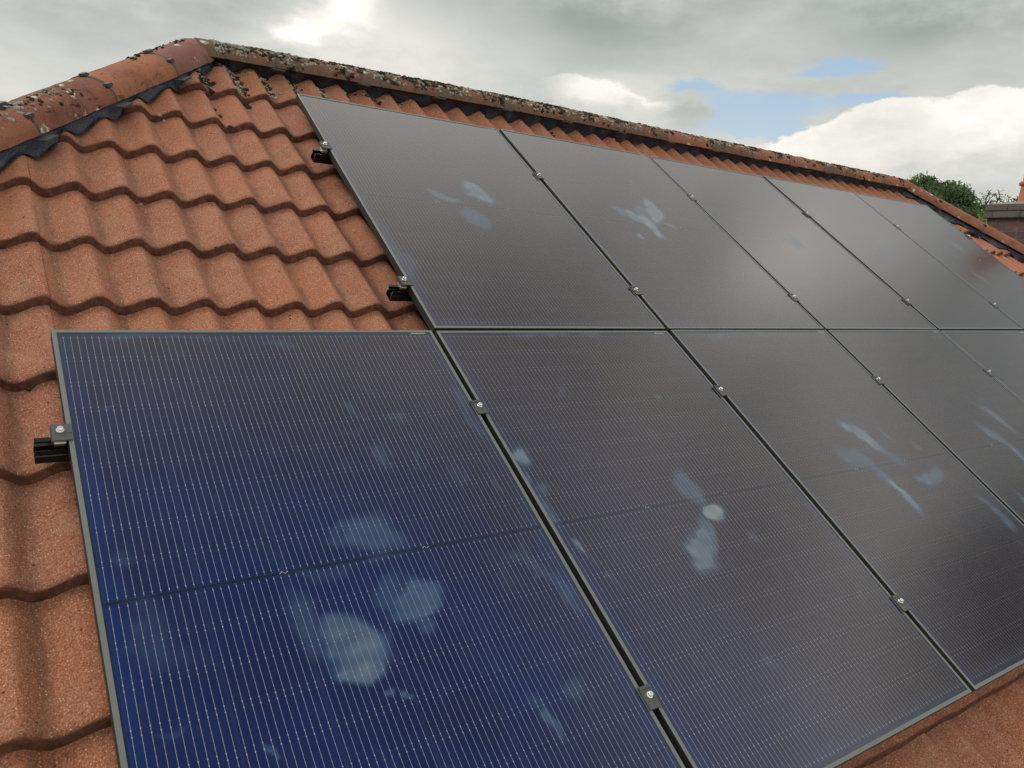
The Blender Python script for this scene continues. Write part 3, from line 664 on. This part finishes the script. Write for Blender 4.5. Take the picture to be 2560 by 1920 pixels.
B2 = [(.048, -.588, .036, .020, 5, .62, .55), (.050, -.930, .018, .012, -10, .62, .6), (.033, -.69, .010, .035, 10, .40, .7), (.608, -.800, .030, .075, -12, .40, .5), (.635, -.930, .050, .034, 10, .78, .45), (.640, -.965, .03, .02, 30, .6, .5),
      (.480, -1.045, .032, .085, -30, .62, .45), (.530, -1.03, .03, .075, -22, .5, .5), (.555, -.990, .014, .05, -5, .38, .6), (.56, -.02, .3, .02, 0, .35, .9), (.03, -.80, .016, .06, 8, .35, .8), (.10, -1.03, .006, .06, 15, .25, .8), (.08, -.99, .01, .012, 0, .3, .7),
      (.34, -.36, .05, .012, 40, .12, .9), (.80, -.38, .012, .02, 0, .25, .7), (.45, -1.40, .012, .03, 0, .2, .8), (.75, -1.02, .03, .01, 60, .2, .8), (.07, -.75, .016, .025, 20, .25, .8)]
B3 = [(1.800, -.700, .030, .110, 24, .62, .45), (1.845, -.790, .018, .06, 28, .45, .6), (1.600, -.792, .026, .075, 54, .42, .5), (1.875, -.842, .022, .062, 48, .34, .6), (1.645, -.930, .030, .072, 2, .42, .5), (1.655, -1.02, .018, .085, 12, .62, .45),
      (1.990, -.975, .078, .028, 5, .45, .5), (1.942, -.690, .010, .040, 10, .35, .7), (2.10, -.80, .012, .04, 10, .3, .8), (2.17, -1.19, .02, .06, 20, .3, .8), (1.6, -.02, .3, .02, 0, .25, .9)]
B4 = [(2.985, -.690, .028, .10, 24, .40, .6), (2.80, -.78, .03, .10, 30, .38, .6), (2.86, -.92, .03, .10, 20, .42, .6), (2.50, -1.18, .02, .07, 20, .3, .8)]
T1 = [(.640, .990, .034, .092, 32, .55, .5), (.455, .910, .068, .024, -24, .42, .5), (.515, .755, .040, .062, 38, .34, .5), (.592, 1.41, .005, .02, 20, .35, .6), (.468, 1.475, .005, .025, 20, .35, .6), (.52, 1.33, .003, .04, 25, .3, .6), (.02, .45, .03, .2, 0, .2, .9)]
T2 = [(1.560, .930, .030, .075, 38, .42, .5), (1.790, .975, .034, .135, -18, .55, .5), (1.870, .845, .055, .018, -30, .4, .6), (1.672, .825, .036, .100, 18, .60, .45), (1.60, .90, .03, .08, 30, .5, .5), (1.70, .93, .06, .04, 0, .35, .6), (1.512, .722, .018, .030, 30, .5, .6), (1.872, 1.275, .016, .022, 0, .35, .7), (1.727, 1.267, .016, .018, 0, .25, .8)]
T3 = [(2.93, .815, .022, .080, -30, .30, .7), (2.87, .86, .05, .02, -30, .25, .8), (2.916, .951, .02, .05, -20, .2, .8)]
T4 = [(3.99, .86, .022, .10, 10, .30, .7), (3.93, .80, .02, .06, 20, .25, .8), (4.227, 1.308, .025, .03, 0, .28, .7)]
T5 = [(4.97, .56, .012, .12, 10, .32, .7), (5.26, 1.05, .03, .05, 0, .2, .8)]
lowers = [(-P_, B1, 'leftmost solar panel of the lower row, deep blue with round pale smears', .006), (0, B2, 'second solar panel from left in the lower row, pale smears right of its centre', .007),
          (P_, B3, 'third solar panel from left in the lower row, smeared by four bluish streaks', .010), (2 * P_, B4, 'fourth solar panel from left in the lower row, cut by right edge', .012),
          (3 * P_, [], 'fifth lower-row solar panel, just a corner in view at right edge', .014)]
uppers = [(0, T1, 'leftmost solar panel of the upper row beside the bare tiles, three blue smears', .009), (P_, T2, 'second solar panel from left in the upper row with a large branching smear', .010),
          (2 * P_, T3, 'third solar panel from left in the upper row, bright cloud mirrored in it', .012), (3 * P_, T4, 'fourth solar panel from left in the upper row, nearly clean grey glass', .012),
          (4 * P_, T5, 'rightmost solar panel of the upper row, next to the right hip', .012)]
for i, (u, bl, lab, fi) in enumerate(lowers): panel(u, -GV - PH, bl, lab, 100 + i * 7, 0.0, fi, (.68, 1.31, 1.35, 1.4, 1)[i])
for i, (u, bl, lab, fi) in enumerate(uppers): panel(u, 0, bl, lab, 200 + i * 7, 0.0, fi, (1.45, 1.5, 1.7, 1.7, 1.6)[i])
# ------------------------------------------------------------------ mounting rails
def rail(u0, u1, v, label):
    root = empty('mounting_rail', roofM(u0, v, -FT - .042)); tag(root, label, 'rail', 'aluminium rails under the panels')
    L_ = u1 - u0; tk = .0022
    # open section: back wall, base, lower lip, upper hook with a slot (points in v, n)
    path = [(-.020, .042), (-.020, .030), (-.013, .030), (-.013, .026), (-.020, .022), (-.020, .0), (.020, .0), (.020, .020), (.010, .027), (.020, .034), (.020, .042), (.008, .042)]
    def off(path, d):
        out = []
        for i, p in enumerate(path):
            a = Vector(path[max(i - 1, 0)]); b_ = Vector(path[min(i + 1, len(path) - 1)]); tdir = (b_ - a).normalized(); out.append((p[0] - tdir.y * d, p[1] + tdir.x * d))
        return out
    op = off(path, tk / 2); ip = off(path, -tk / 2)
    loop = op + ip[::-1]; n = len(loop)
    V = [(0, a, b_) for a, b_ in loop] + [(L_, a, b_) for a, b_ in loop]
    mb = MB(); mb.add(V, [(i, (i + 1) % n, n + (i + 1) % n, n + i) for i in range(n)]); mb.build('rail_profile', M_rail, root)
    eb = MB(); m_ = len(path); V = [(-.0006, a, b_) for a, b_ in loop]
    eb.add(V, [(i, i + 1, n - 2 - i, n - 1 - i) for i in range(m_ - 1)]); eb.build('sawn_end', M_alu, root)
    # inner dark web so that the section reads as a closed channel further in
    wb_ = MB(); wb_.box((.012, -.0165, .0025), (L_ - .01, .0165, .019)); wb_.build('inner_channel', M_rail, root)
    return root
VT = (1.205, .255); VB = (-.385, -1.388)
rail(-.058, 5 * P_ + .05, VT[0], 'black rail end poking out left of the upper row, nearer the ridge')
rail(-.060, 5 * P_ + .05, VT[1], 'black rail end poking out left of the upper row, just above the lower row')
rail(-P_ - .066, 5 * P_, VB[0], 'black rail end poking out left of the lower row over bare tiles')
rail(-P_ - .060, 5 * P_, VB[1], 'lower black rail under the bottom row of panels, seen only in its gaps')
# ------------------------------------------------------------------ clamps
def mid_parts(root):
    mb = MB(); mb.box((-.020, -.030, .0006), (.020, .030, .0040), .0008); mb.box((-.0195, .020, .0038), (.0195, .0285, .0062), .0010)
    mb.box((-.0085, -.028, -.020), (-.0065, .028, .001)); mb.box((.0065, -.028, -.020), (.0085, .028, .001))
    mb.build('clamp_plate', M_clamp, root)
    bolt(root, (0.002, .004, .004))
def bolt(root, p):
    mb = MB(); x_, y_, z_ = p
    mb.cyl((x_, y_, z_), .0085, .0014, 24); 
    mb.lathe((x_, y_, z_ + .0014), [(.0062, 0), (.0064, .001), (.0064, .0068), (.0056, .0076), (.0034, .0076), (.0032, .0072), (.0030, .003), (.0001, .003)], 24)
    o = mb.build('bolt', [M_bolt], root, True)
    try: o.data.set_sharp_from_angle(angle=R(35))
    except Exception: pass
def end_parts(root, s=1):                              # s=+1: panel lies to the right of the clamp
    mb = MB()
    mb.box((-.034, -.026, -.0100), (-.0320, .026, .0040), .0006); mb.box((-.034, -.026, .0012), (.009, .026, .0040), .0009)
    mb.box((-.0285, -.004, .0036), (.0085, .0, .0048), .0004)
    for v_ in mb.v: pass
    if s < 0: mb.v = [(-a, b_, c_) for a, b_, c_ in mb.v]; mb.f = [f[::-1] for f in mb.f]
    mb.build('clamp_plate', M_clamp, root)
    m2 = MB(); m2.box((-.027, -.016, -.030), (-.004, .016, -.004), .001); m2.box((-.029, -.018, -.019), (-.003, .018, -.0155), .0006)
    if s < 0: m2.v = [(-a, b_, c_) for a, b_, c_ in m2.v]; m2.f = [f[::-1] for f in m2.f]
    m2.build('spacer_block', M_alu, root); bolt(root, (-.015 * s, .006, .004))
GRPM = 'clamps between neighbouring panels'; GRPE = 'clamps at the row ends'
ords = ['first', 'second', 'third', 'fourth', 'fifth']
proto = None
def copy_tree(o):
    c_ = o.copy(); C.objects.link(c_)
    for ch_ in o.children:
        k_ = ch_.copy(); C.objects.link(k_); k_.parent = c_
    return c_
for (vs_, rown, us_) in ((VT, 'upper', [P_ * (i + 1) - GU / 2 for i in range(4)]), (VB, 'lower', [P_ * i - GU / 2 for i in range(4)])):
    for i, uu_ in enumerate(us_):
        for j, v_ in enumerate(vs_):
            if proto is None: proto = r_ = empty('mid_clamp', roofM(uu_, v_, 0)); mid_parts(r_)
            else: r_ = copy_tree(proto)
            r_.matrix_world = roofM(uu_, v_ + random.uniform(-.004, .004), 0) @ Matrix.Rotation(random.uniform(-.09, .09), 4, 'Z') @ Matrix.Rotation(random.uniform(-.03, .03), 4, 'X')
            tag(r_, f"{'upper' if j == 0 else 'lower'} dark clamp with silver bolt between {ords[i]} and {ords[i+1]} panels of the {rown} row", 'clamp', GRPM)
for (uu_, v_, s, lab) in ((0, VT[0], 1, 'end clamp at left edge of the upper row, on the rail nearer the ridge'), (0, VT[1], 1, 'end clamp at left edge of the upper row, just above the lower row'),
                          (-P_, VB[0], 1, 'end clamp with bright bolt at the left edge of the lower row'), (-P_, VB[1], 1, 'end clamp at the bottom left of the lower row'),
                          (5 * P_ - GU, VT[0], -1, 'small end clamp on the far right edge of the upper row near the hip'), (5 * P_ - GU, VT[1], -1, 'end clamp on the far right edge of the upper row, lower rail')):
    r_ = empty('end_clamp', roofM(uu_, v_ + .004, 0)); end_parts(r_, s); tag(r_, lab, 'clamp', GRPE)
# ------------------------------------------------------------------ moss and lichen
ico = bmesh.new(); bmesh.ops.create_icosphere(ico, subdivisions=2, radius=1); IV = np.array([v.co[:] for v in ico.verts]); ico.verts.index_update()
IF = np.array([[v.index for v in f.verts] for f in ico.faces]); ico.free()
def lumps(items):
    V = []; F = []; b_ = 0
    for (p, r, nrm) in items:
        q = Vector(nrm).to_track_quat('Z', 'Y').to_matrix(); q = np.array(q)
        s = np.array([r * rng.uniform(.7, 1.5), r * rng.uniform(.7, 1.4), r * rng.uniform(.55, .95)])
        loc = IV * (1 + rng.normal(0, .16, (len(IV), 1))) * s; V.append(loc @ q.T + np.array(p)); F.append(IF + b_); b_ += len(IV)
    return np.concatenate(V), np.concatenate(F)
def on_ridge(x, a):                                        # a: 0 = top, 1 = front lower edge
    th_ = math.pi / 2 * a; q = warp(Vector((x, AY, RZ))); return Vector((q.x, AY - HWID * math.sin(th_), q.z + RISE * math.cos(th_))), Vector((0, -math.sin(th_), math.cos(th_)))
def on_hip(s, a):
    d = Vector((-1, -1, -ht)).normalized(); fr = axis_frame(warp(Vector((AX, AY, RZ)) + d * s), d); th_ = math.pi / 2 * a
    return fr @ Vector((0, HWID * math.sin(th_), RISE * math.cos(th_))), fr.to_3x3() @ Vector((0, math.sin(th_), math.cos(th_)))
ms, li = [], []
for _ in range(11000):
    x_ = rng.uniform(-.3, BX - .1); a = abs(rng.normal(0, .38)); dens = 1.0 if x_ < 2.6 else .55
    cl_ = mnoise.noise(Vector((x_ * 7, a * 2.5, 5))) + .5 * mnoise.noise(Vector((x_ * 23, a * 6, 9)))
    if cl_ < -.06 + a * .30 + (1 - dens) * .3 or a > .97: continue
    p, n_ = on_ridge(x_, a * (1 if rng.random() < .75 else -1)); ms.append((p, rng.uniform(.004, .011), n_))
for _ in range(1100):
    x_ = -.3 + (BX - .1) * rng.random() ** 1.8; p, n_ = on_ridge(x_, rng.uniform(-.2, .8)); li.append((p, rng.uniform(.004, .010), n_))
for _ in range(120):
    p, n_ = on_hip(rng.uniform(.95, 1.6), abs(rng.normal(0, .28))); (li if rng.random() < .6 else ms).append((p, rng.uniform(.004, .009), n_))
for _ in range(30):
    p, n_ = on_hip(rng.uniform(.0, .5), rng.uniform(-.3, .15)); ms.append((p, rng.uniform(.004, .008), n_))
def on_tile(u, v):
    n_ = float(surf(np.array(u), np.array(v))); return RX @ Vector((u, v, n_ + .001)), RX.to_3x3() @ Vector((0, 0, 1))
for (uc, dens, vlo) in ((-.355, 130, 1.80), (-.205, 130, 1.80), (-.055, 70, 1.85), (.10, 45, 1.95), (.25, 40, 1.95), (.40, 26, 1.97), (.55, 18, 2.0), (.70, 12, 2.0), (1.3, 12, 2.0), (1.75, 12, 2.0), (2.35, 10, 2.0)):
    for _ in range(dens):
        u_ = uc + rng.normal(0, .020); v_ = rng.uniform(vlo, 2.08); p, n_ = on_tile(u_, v_)
        (ms if rng.random() < .62 else li).append((p, rng.uniform(.004, .011), n_))
for (u_, v_, r_) in ((-.18, 1.76, .016), (-.37, 1.62, .010), (-.35, 1.60, .011), (-.33, 1.50, .008), (-.60, 1.26, .0), (-.2, 1.79, .02), (-1.215, -.078, .006), (-1.205, -.085, .008), (-1.195, -.080, .006)):
    if r_: p, n_ = on_tile(u_, v_); ms.append((p, r_, n_))
for (u_, v_, r_) in ((-.79, .865, .010), (-.62, 1.50, .008), (-.60, 1.49, .010), (-.36, 2.0, .012), (-.12, 2.03, .010)):
    p, n_ = on_tile(u_, v_); li.append((p, r_, n_))
V, F = lumps(ms); tag(mesh_obj('moss', V, F.tolist(), M_moss, smooth=True), 'dark moss tufts growing along the ridge tiles and down the top pans', 'moss', kind='stuff')
V, F = lumps(li); tag(mesh_obj('lichen', V, F.tolist(), M_lichen, smooth=True), 'pale grey lichen crumbs on the ridge, hip and top tiles', 'lichen', kind='stuff')
# ------------------------------------------------------------------ trees beyond the roof
def leaves(centres, n_per, size, seed, hollow=.55):
    r = np.random.default_rng(seed); V = []; F = []; b_ = 0
    for (cx, cy, cz, rr) in centres:
        n = int(n_per * rr * rr * 4); d = r.normal(0, 1, (n, 3)); d /= np.linalg.norm(d, axis=1)[:, None]
        rad = rr * (hollow + (1 - hollow) * r.random((n, 1)) ** .6) * (1 + .22 * r.normal(0, 1, (n, 1)) * .6)
        p = np.array([cx, cy, cz]) + d * rad * np.array([1, 1, .85])
        a = r.normal(0, 1, (n, 3)); a /= np.linalg.norm(a, axis=1)[:, None]; c_ = np.cross(a, r.normal(0, 1, (n, 3))); c_ /= np.linalg.norm(c_, axis=1)[:, None]
        s = size * r.uniform(.6, 1.4, (n, 1)); q = np.stack([p - a * s, p - c_ * s * .5, p + a * s, p + c_ * s * .5], 1).reshape(-1, 3)
        V.append(q); F.append(np.arange(4 * n).reshape(-1, 4) + b_); b_ += 4 * n
    return np.concatenate(V), np.concatenate(F)
def tree(label, base, clumps, mat, n_per, size, seed, trunk_r=.16, name='broadleaf_tree', limbs=9, twigs=0, group=None):
    root = empty(name, Matrix.Translation(base)); tag(root, label, 'tree', group); bv = Vector(base); r = random.Random(seed)
    V, F = leaves(clumps, n_per, size, seed); o = mesh_obj('crown', V, F.tolist(), mat, root, mat=I4)
    mb = MB(); zc_ = sum(c_[2] for c_ in clumps) / len(clumps); top = Vector((sum(c_[0] for c_ in clumps) / len(clumps), sum(c_[1] for c_ in clumps) / len(clumps), zc_))
    pts = [bv.lerp(top, k / 5) + Vector((r.uniform(-.1, .1), r.uniform(-.1, .1), 0)) * (k > 0) for k in range(6)]
    mb.tube(pts, [trunk_r * (1 - .13 * k) for k in range(6)], 9)
    for i, c_ in enumerate(clumps[:limbs * 3]):
        st = pts[3 + i % 3]; en = Vector(c_[:3]); md = st.lerp(en, .5) + Vector((0, 0, -.08))
        mb.tube([st, md, en], [trunk_r * .35, trunk_r * .22, trunk_r * .08], 6)
    for i in range(twigs):
        c_ = r.choice(clumps); en = Vector(c_[:3]) + Vector((r.gauss(0, 1), r.gauss(0, 1), r.gauss(0, 1))).normalized() * c_[3] * 1.15
        st = pts[5].lerp(Vector(c_[:3]), r.uniform(.3, 1)); md = st.lerp(en, .5) + Vector((0, 0, .12)); mb.tube([st, md, en], [.022, .014, .006], 5)
    mb.build('trunk', M_bark, root, mat=I4); return root
def clump_set(c, R_, n, rmin, rmax, seed, squash=.9):
    r = random.Random(seed); out = []
    for _ in range(n):
        while True:
            p = Vector((r.uniform(-1, 1), r.uniform(-1, 1), r.uniform(-1, 1)))
            if p.length < 1: break
        p = p.normalized() * (p.length ** .5); out.append((c[0] + p.x * R_, c[1] + p.y * R_, c[2] + p.z * R_ * squash, r.uniform(rmin, rmax)))
    return out
tree('dense dark green tree showing behind the right end of the ridge', (25.1, 11.6, GZ), clump_set((25.2, 11.46, 2.42), 1.30, 150, .25, .48, 3, 1.05), M_leafA, 800, .05, 3, .2)
tree('thin airy tree with arching twigs right of the dense tree', (28.6, 11.8, GZ), clump_set((28.6, 11.65, 2.85), 1.10, 30, .16, .30, 5, .95), M_leafB, 160, .045, 5, .09, twigs=90)
tree('yellow-green bush top between the hip and the chimney', (15.9, 5.45, GZ), clump_set((15.85, 5.56, 1.62), .24, 12, .08, .14, 8), M_leafC, 1500, .022, 8, .05, name='bush')
tree('faint pale bare tree far off, left of the chimney pot', (60.0, 25.4, GZ), clump_set((60.0, 25.4, 4.9), 1.5, 14, .3, .55, 11, .7), M_leafD, 40, .05, 11, .12, name='distant_tree', twigs=30)
tree('dark ivy-clad treetop peeping out beside the chimney pot', (26.4, 9.0, GZ), clump_set((26.45, 9.02, 2.95), .42, 14, .16, .28, 14), M_leafE, 1200, .04, 14, .1)
